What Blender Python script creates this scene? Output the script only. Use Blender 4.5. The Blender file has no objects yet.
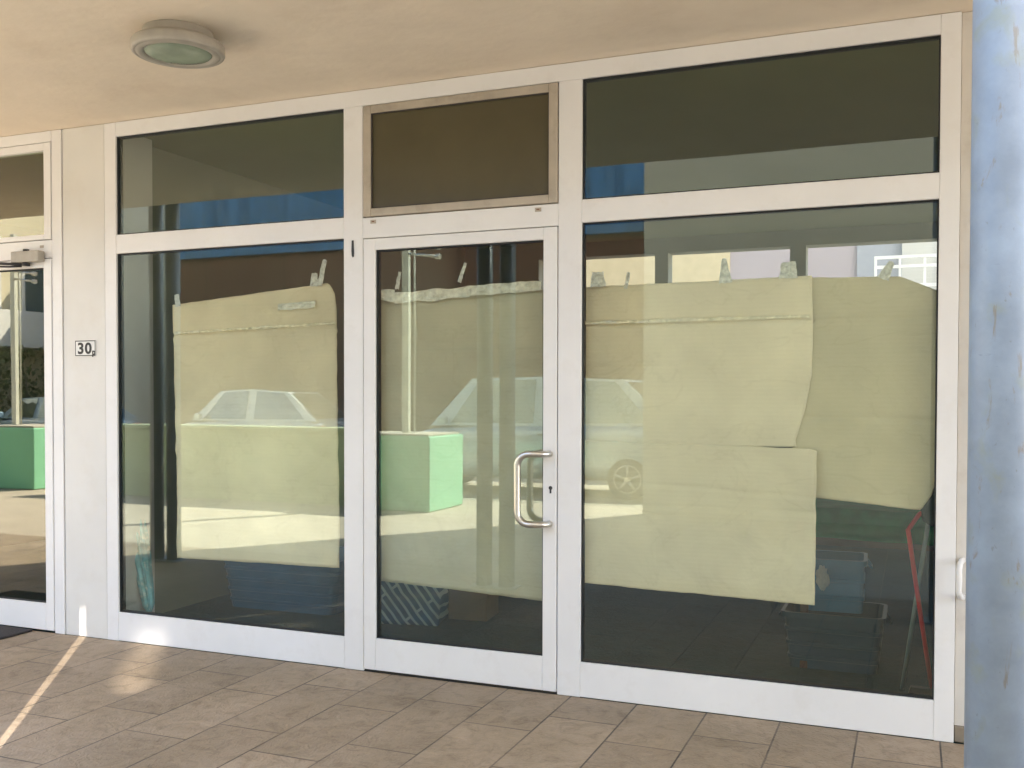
import bpy, bmesh, math, random
from mathutils import Vector, Matrix, noise
random.seed(7)
sc = bpy.context.scene
COL = sc.collection
PI = math.pi

# ------------------------------------------------------------------ helpers
def link(o, parent=None):
    COL.objects.link(o)
    if parent is not None: o.parent = parent
    return o

def tag(o, label=None, cat=None, group=None, kind=None):
    if label: o['label'] = label
    if cat: o['category'] = cat
    if group: o['group'] = group
    if kind: o['kind'] = kind
    return o

def thing(name, label, cat, loc=(0, 0, 0), rz=0, group=None):
    o = bpy.data.objects.new(name, None)
    o.location = loc; o.rotation_euler = (0, 0, rz); o.empty_display_size = .1
    link(o); tag(o, label, cat, group)
    return o

class MB:
    """collects shapes, then builds ONE mesh object"""
    def __init__(s): s.bm = bmesh.new(); s.mi = 0
    def _mark(s, faces):
        for f in faces: f.material_index = s.mi
    def box(s, x0, x1, y0, y1, z0, z1, bev=0.0, seg=1):
        n0 = set(s.bm.faces)
        r = bmesh.ops.create_cube(s.bm, size=1)
        for v in r['verts']:
            v.co = Vector(((x0+x1)/2+v.co.x*(x1-x0), (y0+y1)/2+v.co.y*(y1-y0), (z0+z1)/2+v.co.z*(z1-z0)))
        if bev > 0:
            es = list({e for v in r['verts'] for e in v.link_edges})
            bmesh.ops.bevel(s.bm, geom=es, offset=bev, segments=seg, affect='EDGES', profile=.5)
        s._mark([f for f in s.bm.faces if f not in n0])
        return s
    def cyl(s, p0, p1, r0, r1=None, n=20, caps=True):
        if r1 is None: r1 = r0
        p0 = Vector(p0); p1 = Vector(p1); d = (p1-p0).normalized()
        a = d.orthogonal().normalized(); b = d.cross(a)
        A = [s.bm.verts.new(p0+(a*math.cos(2*PI*i/n)+b*math.sin(2*PI*i/n))*r0) for i in range(n)]
        B = [s.bm.verts.new(p1+(a*math.cos(2*PI*i/n)+b*math.sin(2*PI*i/n))*r1) for i in range(n)]
        fs = [s.bm.faces.new((A[i], A[(i+1) % n], B[(i+1) % n], B[i])) for i in range(n)]
        for f in fs: f.smooth = True
        if caps: fs += [s.bm.faces.new(A[::-1]), s.bm.faces.new(B)]
        s._mark(fs); return s
    def tube(s, pts, rad, n=14):
        pts = [Vector(p) for p in pts]; rings = []
        prev = None
        for i, p in enumerate(pts):
            t = (pts[min(i+1, len(pts)-1)]-pts[max(i-1, 0)]).normalized()
            a = (prev - t*prev.dot(t)).normalized() if prev else t.orthogonal().normalized()
            prev = a; b = t.cross(a)
            rr = rad[i] if isinstance(rad, (list, tuple)) else rad
            rings.append([s.bm.verts.new(p+(a*math.cos(2*PI*k/n)+b*math.sin(2*PI*k/n))*rr) for k in range(n)])
        fs = []
        for i in range(len(rings)-1):
            for k in range(n):
                f = s.bm.faces.new((rings[i][k], rings[i][(k+1) % n], rings[i+1][(k+1) % n], rings[i+1][k]))
                f.smooth = True; fs.append(f)
        fs += [s.bm.faces.new(rings[0][::-1]), s.bm.faces.new(rings[-1])]
        s._mark(fs); return s
    def lathe(s, prof, cx, cy, n=48, axis='z'):
        rings = []
        for r, z in prof:
            rings.append([s.bm.verts.new((cx+r*math.cos(2*PI*k/n), cy+r*math.sin(2*PI*k/n), z)) for k in range(n)])
        fs = []
        for i in range(len(rings)-1):
            for k in range(n):
                f = s.bm.faces.new((rings[i][k], rings[i][(k+1) % n], rings[i+1][(k+1) % n], rings[i+1][k]))
                f.smooth = True; fs.append(f)
        s._mark(fs); return s
    def prism(s, poly, axis, a0, a1):
        """poly: list of 2D points; extruded along axis from a0 to a1"""
        def P(p, a):
            if axis == 'y': return (p[0], a, p[1])
            if axis == 'x': return (a, p[0], p[1])
            return (p[0], p[1], a)
        A = [s.bm.verts.new(P(p, a0)) for p in poly]; B = [s.bm.verts.new(P(p, a1)) for p in poly]
        n = len(poly)
        fs = [s.bm.faces.new(A), s.bm.faces.new(B[::-1])]
        fs += [s.bm.faces.new((A[i], B[i], B[(i+1) % n], A[(i+1) % n])) for i in range(n)]
        s._mark(fs); return s
    def quad(s, pts):
        f = s.bm.faces.new([s.bm.verts.new(p) for p in pts]); s._mark([f]); return s
    def build(s, name, mat, parent=None, fixn=True, autosmooth=False):
        if fixn: bmesh.ops.recalc_face_normals(s.bm, faces=s.bm.faces[:])
        me = bpy.data.meshes.new(name); s.bm.to_mesh(me); s.bm.free()
        for m in (mat if isinstance(mat, (list, tuple)) else [mat]): me.materials.append(m)
        o = bpy.data.objects.new(name, me); link(o, parent)
        return o

def struct(name, mb, mat):
    o = mb.build(name, mat); o['kind'] = 'structure'; return o

def copy_tree(o, parent=None):
    c = o.copy(); COL.objects.link(c)
    if parent is not None: c.parent = parent
    for ch in o.children[:]: copy_tree(ch, c)
    return c

# ------------------------------------------------------------------ materials
def newmat(name):
    m = bpy.data.materials.new(name); m.use_nodes = True
    nt = m.node_tree; nt.nodes.clear()
    out = nt.nodes.new('ShaderNodeOutputMaterial')
    return m, nt, out

def N(nt, typ, **kw):
    n = nt.nodes.new(typ)
    for k, v in kw.items():
        if k in n.inputs.keys() if isinstance(k, str) else False: n.inputs[k].default_value = v
        else: setattr(n, k, v)
    return n

def mat(name, col, rough=.6, metal=0, var=.12, scale=6, bump=0, bscale=60, dirt=None, dscale=2.5, damt=.5, stretch=(1, 1, 1), spec=.5, coat=0):
    """principled with procedural tone variation, optional stains and bump"""
    m, nt, out = newmat(name)
    L = nt.links.new
    b = nt.nodes.new('ShaderNodeBsdfPrincipled')
    b.inputs['Roughness'].default_value = rough; b.inputs['Metallic'].default_value = metal
    b.inputs['Specular IOR Level'].default_value = spec
    b.inputs['Coat Weight'].default_value = coat
    L(b.outputs[0], out.inputs[0])
    tc = nt.nodes.new('ShaderNodeTexCoord'); mp = nt.nodes.new('ShaderNodeMapping')
    mp.inputs['Scale'].default_value = stretch
    L(tc.outputs['Object'], mp.inputs[0])
    nz = nt.nodes.new('ShaderNodeTexNoise'); nz.inputs['Scale'].default_value = scale; nz.inputs['Detail'].default_value = 6
    L(mp.outputs[0], nz.inputs['Vector'])
    rp = nt.nodes.new('ShaderNodeValToRGB')
    rp.color_ramp.elements[0].position = .3; rp.color_ramp.elements[1].position = .7
    rp.color_ramp.elements[0].color = tuple(c*(1-var) for c in col)+(1,)
    rp.color_ramp.elements[1].color = tuple(min(1, c*(1+var*.6)) for c in col)+(1,)
    L(nz.outputs['Fac'], rp.inputs[0])
    src = rp.outputs[0]
    if dirt:
        n2 = nt.nodes.new('ShaderNodeTexNoise'); n2.inputs['Scale'].default_value = dscale; n2.inputs['Detail'].default_value = 9; n2.inputs['Roughness'].default_value = .65
        L(mp.outputs[0], n2.inputs['Vector'])
        r2 = nt.nodes.new('ShaderNodeValToRGB'); r2.color_ramp.elements[0].position = .52; r2.color_ramp.elements[1].position = .74
        r2.color_ramp.elements[0].color = (0, 0, 0, 1); r2.color_ramp.elements[1].color = (damt,)*3+(1,)
        L(n2.outputs['Fac'], r2.inputs[0])
        mx = nt.nodes.new('ShaderNodeMix'); mx.data_type = 'RGBA'
        L(r2.outputs[0], mx.inputs[0]); L(src, mx.inputs[6]); mx.inputs[7].default_value = dirt+(1,)
        src = mx.outputs[2]
    L(src, b.inputs['Base Color'])
    if bump:
        n3 = nt.nodes.new('ShaderNodeTexNoise'); n3.inputs['Scale'].default_value = bscale; n3.inputs['Detail'].default_value = 5
        L(mp.outputs[0], n3.inputs['Vector'])
        bp = nt.nodes.new('ShaderNodeBump'); bp.inputs['Strength'].default_value = bump; bp.inputs['Distance'].default_value = .01
        L(n3.outputs['Fac'], bp.inputs['Height']); L(bp.outputs[0], b.inputs['Normal'])
    return m

def glass_mat(name, tint, ior=1.7, rough=0.0, gcol=(1, 1, 1)):
    """thin window glass: each face of the pane transmits with a tint and mirrors by Fresnel"""
    m, nt, out = newmat(name); L = nt.links.new
    tr = nt.nodes.new('ShaderNodeBsdfTransparent'); tr.inputs[0].default_value = tint+(1,)
    gl = nt.nodes.new('ShaderNodeBsdfGlossy'); gl.inputs['Roughness'].default_value = rough; gl.inputs[0].default_value = gcol+(1,)
    fr = nt.nodes.new('ShaderNodeFresnel')
    # the same reflectance from inside the thin pane as from outside (no total internal reflection)
    ge = nt.nodes.new('ShaderNodeNewGeometry'); mr = nt.nodes.new('ShaderNodeMapRange')
    mr.inputs[3].default_value = ior; mr.inputs[4].default_value = 1/ior
    L(ge.outputs['Backfacing'], mr.inputs[0]); L(mr.outputs[0], fr.inputs['IOR'])
    # dusty, slightly uneven float glass
    tc = nt.nodes.new('ShaderNodeTexCoord'); nz = nt.nodes.new('ShaderNodeTexNoise')
    nz.inputs['Scale'].default_value = .9; nz.inputs['Detail'].default_value = 1
    bp = nt.nodes.new('ShaderNodeBump'); bp.inputs['Strength'].default_value = .08; bp.inputs['Distance'].default_value = .01
    L(tc.outputs['Object'], nz.inputs['Vector']); L(nz.outputs['Fac'], bp.inputs['Height']); L(bp.outputs[0], gl.inputs['Normal'])
    mx = nt.nodes.new('ShaderNodeMixShader')
    L(fr.outputs[0], mx.inputs[0]); L(tr.outputs[0], mx.inputs[1]); L(gl.outputs[0], mx.inputs[2])
    L(mx.outputs[0], out.inputs[0])
    return m

def tile_mat(name, cA, cB, mortar, w=.652, h=.326, off=.33, rough=.6, x0=-1.84):
    m, nt, out = newmat(name); L = nt.links.new
    b = nt.nodes.new('ShaderNodeBsdfPrincipled'); b.inputs['Roughness'].default_value = rough
    L(b.outputs[0], out.inputs[0])
    tc = nt.nodes.new('ShaderNodeTexCoord')
    sp = nt.nodes.new('ShaderNodeSeparateXYZ'); L(tc.outputs['Object'], sp.inputs[0])
    ax = nt.nodes.new('ShaderNodeMath'); ax.operation = 'ADD'; ax.inputs[1].default_value = -x0+h*100; L(sp.outputs['X'], ax.inputs[0])
    ay = nt.nodes.new('ShaderNodeMath'); ay.operation = 'ADD'; ay.inputs[1].default_value = 65.2+.32; L(sp.outputs['Y'], ay.inputs[0])
    cb = nt.nodes.new('ShaderNodeCombineXYZ'); L(ay.outputs[0], cb.inputs['X']); L(ax.outputs[0], cb.inputs['Y'])
    br = nt.nodes.new('ShaderNodeTexBrick')
    br.inputs['Scale'].default_value = 1; br.inputs['Brick Width'].default_value = w; br.inputs['Row Height'].default_value = h
    br.inputs['Mortar Size'].default_value = .0042; br.inputs['Mortar Smooth'].default_value = .3; br.offset = off; br.offset_frequency = 2
    br.inputs['Color1'].default_value = (0, 0, 0, 1); br.inputs['Color2'].default_value = (1, 1, 1, 1); br.inputs['Mortar'].default_value = (.5, .5, .5, 1)
    L(cb.outputs[0], br.inputs['Vector'])
    # tone per tile
    mixt = nt.nodes.new('ShaderNodeMix'); mixt.data_type = 'RGBA'
    mixt.inputs[6].default_value = cA+(1,); mixt.inputs[7].default_value = cB+(1,)
    L(br.outputs['Color'], mixt.inputs[0])
    n1 = nt.nodes.new('ShaderNodeTexNoise'); n1.inputs['Scale'].default_value = 9; n1.inputs['Detail'].default_value = 9; n1.inputs['Roughness'].default_value = .7; n1.inputs['Distortion'].default_value = 1.2
    L(tc.outputs['Object'], n1.inputs['Vector'])
    r1 = nt.nodes.new('ShaderNodeValToRGB'); r1.color_ramp.elements[0].position = .3; r1.color_ramp.elements[1].position = .72
    r1.color_ramp.elements[0].color = (.56, .54, .50, 1); r1.color_ramp.elements[1].color = (1.12, 1.11, 1.08, 1)
    e = r1.color_ramp.elements.new(.66); e.color = (.95, .94, .93, 1)
    e = r1.color_ramp.elements.new(.5); e.color = (.86, .85, .84, 1)
    L(n1.outputs['Fac'], r1.inputs[0])
    mul = nt.nodes.new('ShaderNodeMix'); mul.data_type = 'RGBA'; mul.blend_type = 'MULTIPLY'; mul.inputs[0].default_value = 1
    L(mixt.outputs[2], mul.inputs[6]); L(r1.outputs[0], mul.inputs[7])
    # broad dirt
    n4 = nt.nodes.new('ShaderNodeTexNoise'); n4.inputs['Scale'].default_value = 1.7; n4.inputs['Detail'].default_value = 5
    L(tc.outputs['Object'], n4.inputs['Vector'])
    r4 = nt.nodes.new('ShaderNodeValToRGB'); r4.color_ramp.elements[0].position = .35; r4.color_ramp.elements[1].position = .65
    r4.color_ramp.elements[0].color = (.80, .79, .74, 1); r4.color_ramp.elements[1].color = (1, 1, 1, 1)
    L(n4.outputs['Fac'], r4.inputs[0])
    mul2 = nt.nodes.new('ShaderNodeMix'); mul2.data_type = 'RGBA'; mul2.blend_type = 'MULTIPLY'; mul2.inputs[0].default_value = 1
    L(mul.outputs[2], mul2.inputs[6]); L(r4.outputs[0], mul2.inputs[7])
    # mortar
    mm = nt.nodes.new('ShaderNodeMix'); mm.data_type = 'RGBA'; mm.inputs[7].default_value = mortar+(1,)
    # mortar visibility fades in places (filled joints)
    n5 = nt.nodes.new('ShaderNodeTexNoise'); n5.inputs['Scale'].default_value = 3.1; L(tc.outputs['Object'], n5.inputs['Vector'])
    r5 = nt.nodes.new('ShaderNodeMapRange'); r5.inputs[1].default_value = .35; r5.inputs[2].default_value = .6; r5.inputs[3].default_value = .55; r5.inputs[4].default_value = 1
    L(n5.outputs['Fac'], r5.inputs[0])
    mf = nt.nodes.new('ShaderNodeMath'); mf.operation = 'MULTIPLY'; L(br.outputs['Fac'], mf.inputs[0]); L(r5.outputs[0], mf.inputs[1])
    L(mf.outputs[0], mm.inputs[0]); L(mul2.outputs[2], mm.inputs[6]); L(mm.outputs[2], b.inputs['Base Color'])
    # relief: split-slate ripples + joints
    wv = nt.nodes.new('ShaderNodeTexNoise'); wv.inputs['Scale'].default_value = 22; wv.inputs['Detail'].default_value = 8; wv.inputs['Distortion'].default_value = 2.5
    L(tc.outputs['Object'], wv.inputs['Vector'])
    sub = nt.nodes.new('ShaderNodeMath'); sub.operation = 'SUBTRACT'; L(wv.outputs['Fac'], sub.inputs[0]); L(br.outputs['Fac'], sub.inputs[1])
    bp = nt.nodes.new('ShaderNodeBump'); bp.inputs['Strength'].default_value = .8; bp.inputs['Distance'].default_value = .012
    L(sub.outputs[0], bp.inputs['Height']); L(bp.outputs[0], b.inputs['Normal'])
    return m

def paper_mat(name, col, trans=.15, seed=0.):
    m, nt, out = newmat(name); L = nt.links.new
    tc = nt.nodes.new('ShaderNodeTexCoord'); mp = nt.nodes.new('ShaderNodeMapping'); mp.inputs['Location'].default_value = (seed, seed, seed)
    L(tc.outputs['Object'], mp.inputs[0])
    nz = nt.nodes.new('ShaderNodeTexNoise'); nz.inputs['Scale'].default_value = 2.6; nz.inputs['Detail'].default_value = 7
    L(mp.outputs[0], nz.inputs['Vector'])
    rp = nt.nodes.new('ShaderNodeValToRGB'); rp.color_ramp.elements[0].position = .3; rp.color_ramp.elements[1].position = .7
    rp.color_ramp.elements[0].color = tuple(c*.80 for c in col)+(1,); rp.color_ramp.elements[1].color = col+(1,)
    L(nz.outputs['Fac'], rp.inputs[0])
    # fine laid ribs of kraft paper
    wv = nt.nodes.new('ShaderNodeTexWave'); wv.wave_type = 'BANDS'; wv.bands_direction = 'Z'; wv.inputs['Scale'].default_value = 16; wv.inputs['Distortion'].default_value = .6
    L(mp.outputs[0], wv.inputs['Vector'])
    r2 = nt.nodes.new('ShaderNodeMapRange'); r2.inputs[3].default_value = .98; r2.inputs[4].default_value = 1
    L(wv.outputs['Fac'], r2.inputs[0])
    mul = nt.nodes.new('ShaderNodeMix'); mul.data_type = 'RGBA'; mul.blend_type = 'MULTIPLY'; mul.inputs[0].default_value = 1
    L(rp.outputs[0], mul.inputs[6]); L(r2.outputs[0], mul.inputs[7])
    mp2 = nt.nodes.new('ShaderNodeMapping'); mp2.inputs['Scale'].default_value = (.8, 1, 1.2); L(mp.outputs[0], mp2.inputs[0])
    vo = nt.nodes.new('ShaderNodeTexNoise'); vo.inputs['Scale'].default_value = 3.2; vo.inputs['Detail'].default_value = 5; vo.inputs['Distortion'].default_value = .8
    L(mp2.outputs[0], vo.inputs['Vector'])
    r6 = nt.nodes.new('ShaderNodeValToRGB'); cr = r6.color_ramp
    cr.elements[0].position = .488; cr.elements[0].color = (1, 1, 1, 1); cr.elements[1].position = .512; cr.elements[1].color = (1, 1, 1, 1)
    e = cr.elements.new(.5); e.color = (.84, .83, .80, 1)
    L(vo.outputs['Fac'], r6.inputs[0])
    m6 = nt.nodes.new('ShaderNodeMix'); m6.data_type = 'RGBA'; m6.blend_type = 'MULTIPLY'; m6.inputs[0].default_value = .35
    L(mul.outputs[2], m6.inputs[6]); L(r6.outputs[0], m6.inputs[7])
    d = nt.nodes.new('ShaderNodeBsdfDiffuse'); t = nt.nodes.new('ShaderNodeBsdfTranslucent')
    L(m6.outputs[2], d.inputs[0]); L(m6.outputs[2], t.inputs[0])
    n3 = nt.nodes.new('ShaderNodeTexNoise'); n3.inputs['Scale'].default_value = 4.5; n3.inputs['Detail'].default_value = 6; n3.inputs['Distortion'].default_value = .9
    L(mp.outputs[0], n3.inputs['Vector'])
    bp = nt.nodes.new('ShaderNodeBump'); bp.inputs['Strength'].default_value = .4; bp.inputs['Distance'].default_value = .02
    L(n3.outputs['Fac'], bp.inputs['Height']); L(bp.outputs[0], d.inputs['Normal'])
    mx = nt.nodes.new('ShaderNodeMixShader'); mx.inputs[0].default_value = trans
    L(d.outputs[0], mx.inputs[1]); L(t.outputs[0], mx.inputs[2]); L(mx.outputs[0], out.inputs[0])
    return m

def block_wall_mat(name, cA, cB, mortar, w, h, msize=.012):
    m, nt, out = newmat(name); L = nt.links.new
    b = nt.nodes.new('ShaderNodeBsdfPrincipled'); b.inputs['Roughness'].default_value = .85; L(b.outputs[0], out.inputs[0])
    tc = nt.nodes.new('ShaderNodeTexCoord'); sp = nt.nodes.new('ShaderNodeSeparateXYZ'); L(tc.outputs['Object'], sp.inputs[0])
    ad = nt.nodes.new('ShaderNodeMath'); ad.operation = 'ADD'; L(sp.outputs['X'], ad.inputs[0]); L(sp.outputs['Y'], ad.inputs[1])
    cb = nt.nodes.new('ShaderNodeCombineXYZ'); L(ad.outputs[0], cb.inputs['X']); L(sp.outputs['Z'], cb.inputs['Y'])
    br = nt.nodes.new('ShaderNodeTexBrick'); br.inputs['Scale'].default_value = 1
    br.inputs['Brick Width'].default_value = w; br.inputs['Row Height'].default_value = h; br.inputs['Mortar Size'].default_value = msize
    br.inputs['Color1'].default_value = cA+(1,); br.inputs['Color2'].default_value = cB+(1,); br.inputs['Mortar'].default_value = mortar+(1,)
    L(cb.outputs[0], br.inputs['Vector']); L(br.outputs['Color'], b.inputs['Base Color'])
    return m

def rust_paint_mat(name, col):
    """pale blue painted steel: soft blotches, chips, drips of rust"""
    m, nt, out = newmat(name); L = nt.links.new
    b = nt.nodes.new('ShaderNodeBsdfPrincipled'); b.inputs['Roughness'].default_value = .42; L(b.outputs[0], out.inputs[0])
    tc = nt.nodes.new('ShaderNodeTexCoord')
    def noise_(scale, det, st=(1, 1, 1), dist=0, off=0):
        mp = nt.nodes.new('ShaderNodeMapping'); mp.inputs['Scale'].default_value = st; mp.inputs['Location'].default_value = (off, off, off)
        L(tc.outputs['Object'], mp.inputs[0])
        n = nt.nodes.new('ShaderNodeTexNoise'); n.inputs['Scale'].default_value = scale; n.inputs['Detail'].default_value = det; n.inputs['Distortion'].default_value = dist
        n.inputs['Roughness'].default_value = .62
        L(mp.outputs[0], n.inputs['Vector']); return n
    def ramp(n, p0, p1, c0, c1):
        r = nt.nodes.new('ShaderNodeValToRGB'); r.color_ramp.elements[0].position = p0; r.color_ramp.elements[1].position = p1
        r.color_ramp.elements[0].color = c0+(1,); r.color_ramp.elements[1].color = c1+(1,); L(n.outputs['Fac'], r.inputs[0]); return r
    base = ramp(noise_(7, 7), .32, .7, tuple(c*.78 for c in col), tuple(c*1.12 for c in col))
    src = base.outputs[0]
    for n, p0, p1, c, a in ((noise_(14, 9, (1, 1, .6), .4, 3.3), .56, .68, (.24, .27, .20), .55),
                            (noise_(30, 9, (1, 1, .28), .6, 3.3), .61, .67, (.20, .155, .10), .65),
                            (noise_(85, 5, (1, 1, .6), .2, 9.1), .66, .72, (.16, .17, .17), .6),
                            (noise_(30, 6, (.6, .6, 2.2), .3, 5.7), .68, .74, (.10, .12, .16), .35)):
        r = ramp(n, p0, p1, (0, 0, 0), (a, a, a))
        mx = nt.nodes.new('ShaderNodeMix'); mx.data_type = 'RGBA'
        L(r.outputs[0], mx.inputs[0]); L(src, mx.inputs[6]); mx.inputs[7].default_value = c+(1,); src = mx.outputs[2]
    L(src, b.inputs['Base Color'])
    n3 = noise_(18, 5)
    bp = nt.nodes.new('ShaderNodeBump'); bp.inputs['Strength'].default_value = .25; bp.inputs['Distance'].default_value = .004
    L(n3.outputs['Fac'], bp.inputs['Height']); L(bp.outputs[0], b.inputs['Normal'])
    return m

M = {}
M['frame'] = mat('white_powder_coat', (.73, .725, .72), .36, var=.05, scale=3, dirt=(.46, .42, .36), dscale=6, damt=.22)
M['pillar'] = mat('pillar_panel_paint', (.65, .64, .61), .45, var=.06, scale=2.2, dirt=(.50, .45, .37), dscale=3.2, damt=.25)
M['alu'] = mat('aged_aluminium', (.44, .39, .32), .5, metal=.25, var=.12, scale=9, dirt=(.25, .21, .16), dscale=8, damt=.5)
M['gasket'] = mat('black_rubber', (.012, .014, .016), .6, var=.1)
M['seam'] = mat('dark_joint', (.05, .045, .04), .8, var=.1)
M['glass'] = glass_mat('shop_glass', (.935, .95, .92), 1.67, gcol=(.88, 1.0, .97))
M['dglass'] = glass_mat('hall_door_glass', (.80, .82, .68), 1.75)
M['ventpane'] = mat('bronze_film_pane', (.088, .075, .040), .32, var=.12, scale=3, spec=.35)
M['steel'] = mat('brushed_stainless', (.62, .60, .56), .28, metal=1, var=.06, scale=30)
M['dark'] = mat('black_plastic', (.02, .02, .022), .5, var=.1)
M['ceil'] = mat('plaster_ceiling', (.74, .655, .54), .85, var=.06, scale=2.6, bump=.3, bscale=14, dirt=(.62, .52, .41), dscale=1.8, damt=.5)
M['lampbody'] = mat('lamp_grey_paint', (.36, .335, .29), .45, var=.1, scale=20, dirt=(.3, .27, .22), dscale=14, damt=.4)
M['tile'] = tile_mat('rustic_floor_tile', (.33, .258, .183), (.415, .325, .232), (.06, .045, .035))
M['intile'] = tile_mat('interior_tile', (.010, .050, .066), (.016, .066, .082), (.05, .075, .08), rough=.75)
M['plaster'] = mat('cream_plaster', (.60, .57, .52), .9, var=.1, scale=3, bump=.3, bscale=30, dirt=(.42, .36, .29), dscale=5, damt=.5)
M['skirt'] = mat('stone_skirting', (.22, .18, .13), .8, var=.2, scale=14)
M['bluepaint'] = rust_paint_mat('blue_column_paint', (.245, .30, .37))
M['kraft'] = paper_mat('kraft_paper', (.82, .745, .54), .06, 0)
M['kraft2'] = paper_mat('kraft_paper_dull', (.66, .60, .40), .06, 4)
M['kraft3'] = paper_mat('kraft_paper_grey', (.60, .58, .44), .1, 9)
M['tape'] = mat('crumpled_packing_tape', (.68, .68, .58), .25, var=.25, scale=40, bump=.6, bscale=50)
M['cleartape'] = mat('pale_sticky_tape', (.58, .60, .55), .3, var=.3, scale=60, bump=.5, bscale=80)
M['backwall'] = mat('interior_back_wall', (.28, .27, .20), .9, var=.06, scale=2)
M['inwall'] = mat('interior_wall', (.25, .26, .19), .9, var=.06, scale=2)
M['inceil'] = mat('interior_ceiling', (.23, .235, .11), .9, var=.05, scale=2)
M['asphalt'] = mat('asphalt', (.055, .055, .055), .9, var=.3, scale=40, bump=.4, bscale=200, dirt=(.1, .095, .085), dscale=.6, damt=.5)
M['paving'] = mat('pale_sandy_paving', (.42, .36, .275), .9, var=.12, scale=2, bump=.3, bscale=60, dirt=(.34, .28, .21), dscale=1.1, damt=.5)
M['concrete'] = mat('concrete', (.44, .40, .32), .9, var=.12, scale=3, dirt=(.2, .18, .15), dscale=1.5, damt=.5)
M['green'] = mat('green_painted_concrete', (.24, .56, .34), .7, var=.08, scale=3)
M['postw'] = mat('pale_steel_post', (.60, .60, .50), .4, var=.06, scale=8)
M['brown'] = block_wall_mat('brown_facade_panels', (.17, .082, .05), (.20, .095, .06), (.09, .045, .03), 2.6, 1.3, .03)
M['blue'] = mat('blue_fascia', (.075, .21, .40), .6, var=.3, scale=1.2, stretch=(4, 1, 1), dirt=(.05, .10, .16), dscale=1, damt=.6)
M['greyb'] = mat('grey_render', (.50, .475, .42), .9, var=.08, scale=.8, dirt=(.28, .27, .24), dscale=.7, damt=.4)
M['pale'] = mat('pale_yellow_render', (.66, .58, .40), .9, var=.05, scale=.6)
M['white'] = mat('white_render', (.78, .76, .70), .8, var=.05, scale=1)
M['lilac'] = mat('lilac_render', (.40, .35, .37), .9, var=.05, scale=1)
M['shutter'] = mat('roller_shutter', (.55, .54, .49), .6, var=.04, scale=2, stretch=(.2, .2, 20))
M['cargl'] = mat('car_glass', (.16, .22, .24), .04, metal=.75, var=.05, spec=1.0, coat=1)
M['tyre'] = mat('tyre_rubber', (.02, .02, .02), .8, var=.1)
M['lens'] = mat('clear_lamp_lens', (.7, .7, .7), .08, var=.05, spec=1)
M['redlens'] = mat('red_lamp_lens', (.4, .02, .015), .15, var=.05)
M['mat'] = mat('coir_door_mat', (.035, .03, .03), .95, var=.3, scale=80, bump=.8, bscale=300)

# ------------------------------------------------------------------ camera
cam = bpy.data.cameras.new('camera'); co = bpy.data.objects.new('camera', cam); COL.objects.link(co)
yaw, pit, rol = .3855, -.0213, .0019
fwd = Vector((-math.sin(yaw), math.cos(yaw), 0)); rgt = Vector((math.cos(yaw), math.sin(yaw), 0)); up = Vector((0, 0, 1))
v2 = fwd*math.cos(pit)+up*math.sin(pit); u2 = up*math.cos(pit)-fwd*math.sin(pit)
R3 = rgt*math.cos(rol)+u2*math.sin(rol); U3 = u2*math.cos(rol)-rgt*math.sin(rol)
mt = Matrix.Identity(4)
for i in range(3):
    mt[i][0] = R3[i]; mt[i][1] = U3[i]; mt[i][2] = -v2[i]
mt[0][3], mt[1][3], mt[2][3] = 0, -4.4968, 1.45
co.matrix_world = mt
cam.sensor_width = 36; cam.sensor_fit = 'HORIZONTAL'; cam.lens = 989.81/1024*36
cam.shift_y = 32.01/1024; cam.clip_end = 500; cam.clip_start = .05
sc.camera = co

# ------------------------------------------------------------------ sun & sky
# towards the sun: horizontally (.5864, -.810), 45 degrees up
az = Vector((.5864, -.810, 0)).normalized(); EL = math.radians(45)
S = Vector((az.x*math.cos(EL), az.y*math.cos(EL), math.sin(EL)))
sl = bpy.data.lights.new('sun', 'SUN'); sl.energy = 5.0; sl.angle = math.radians(.5); sl.color = (1, .92, .82)
so = bpy.data.objects.new('sun', sl); COL.objects.link(so)
so.rotation_euler = S.to_track_quat('Z', 'Y').to_euler(); so.location = (6, -12, 14)
w = bpy.data.worlds.new('World'); sc.world = w; w.use_nodes = True
nt = w.node_tree; bg = nt.nodes['Background']
sky = nt.nodes.new('ShaderNodeTexSky'); sky.sky_type = 'NISHITA'; sky.sun_disc = False
sky.sun_elevation = EL; sky.sun_rotation = math.atan2(S.x, S.y)
sky.dust_density = 1.5
nt.links.new(sky.outputs[0], bg.inputs[0]); bg.inputs[1].default_value = .135
sc.view_settings.view_transform = 'Standard'; sc.view_settings.look = 'None'
sc.view_settings.exposure = 2.93; sc.view_settings.gamma = 1
try: sc.cycles.transparent_max_bounces = 24; sc.cycles.max_bounces = 10; sc.cycles.diffuse_bounces = 6
except Exception: pass

# ------------------------------------------------------------------ setting
struct('ground', MB().box(-200, 200, -200, 200, -.6, -.12), M['paving'])
struct('pavement', MB().box(-30, 12, -3.0, -.002, -.12, 0), M['tile'])
struct('forecourt', MB().box(-30, 12, -7.9, -3.002, -.12, -.003), M['paving'])
struct('kerb', MB().box(-30, -3.1, -8.05, -7.905, -.12, .004, .01), M['concrete'])
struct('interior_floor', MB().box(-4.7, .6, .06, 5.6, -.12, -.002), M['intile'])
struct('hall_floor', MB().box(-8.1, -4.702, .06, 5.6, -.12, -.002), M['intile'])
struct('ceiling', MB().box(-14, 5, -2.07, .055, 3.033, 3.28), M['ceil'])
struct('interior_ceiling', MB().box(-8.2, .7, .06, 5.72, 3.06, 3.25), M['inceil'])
t = thing('porch_roof', 'flat roof slab over the porch of the shop', 'roof')
MB().box(-14, 5, -2.45, 5.9, 3.285, 3.5).build('roof_slab', M['concrete'], t)
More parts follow.
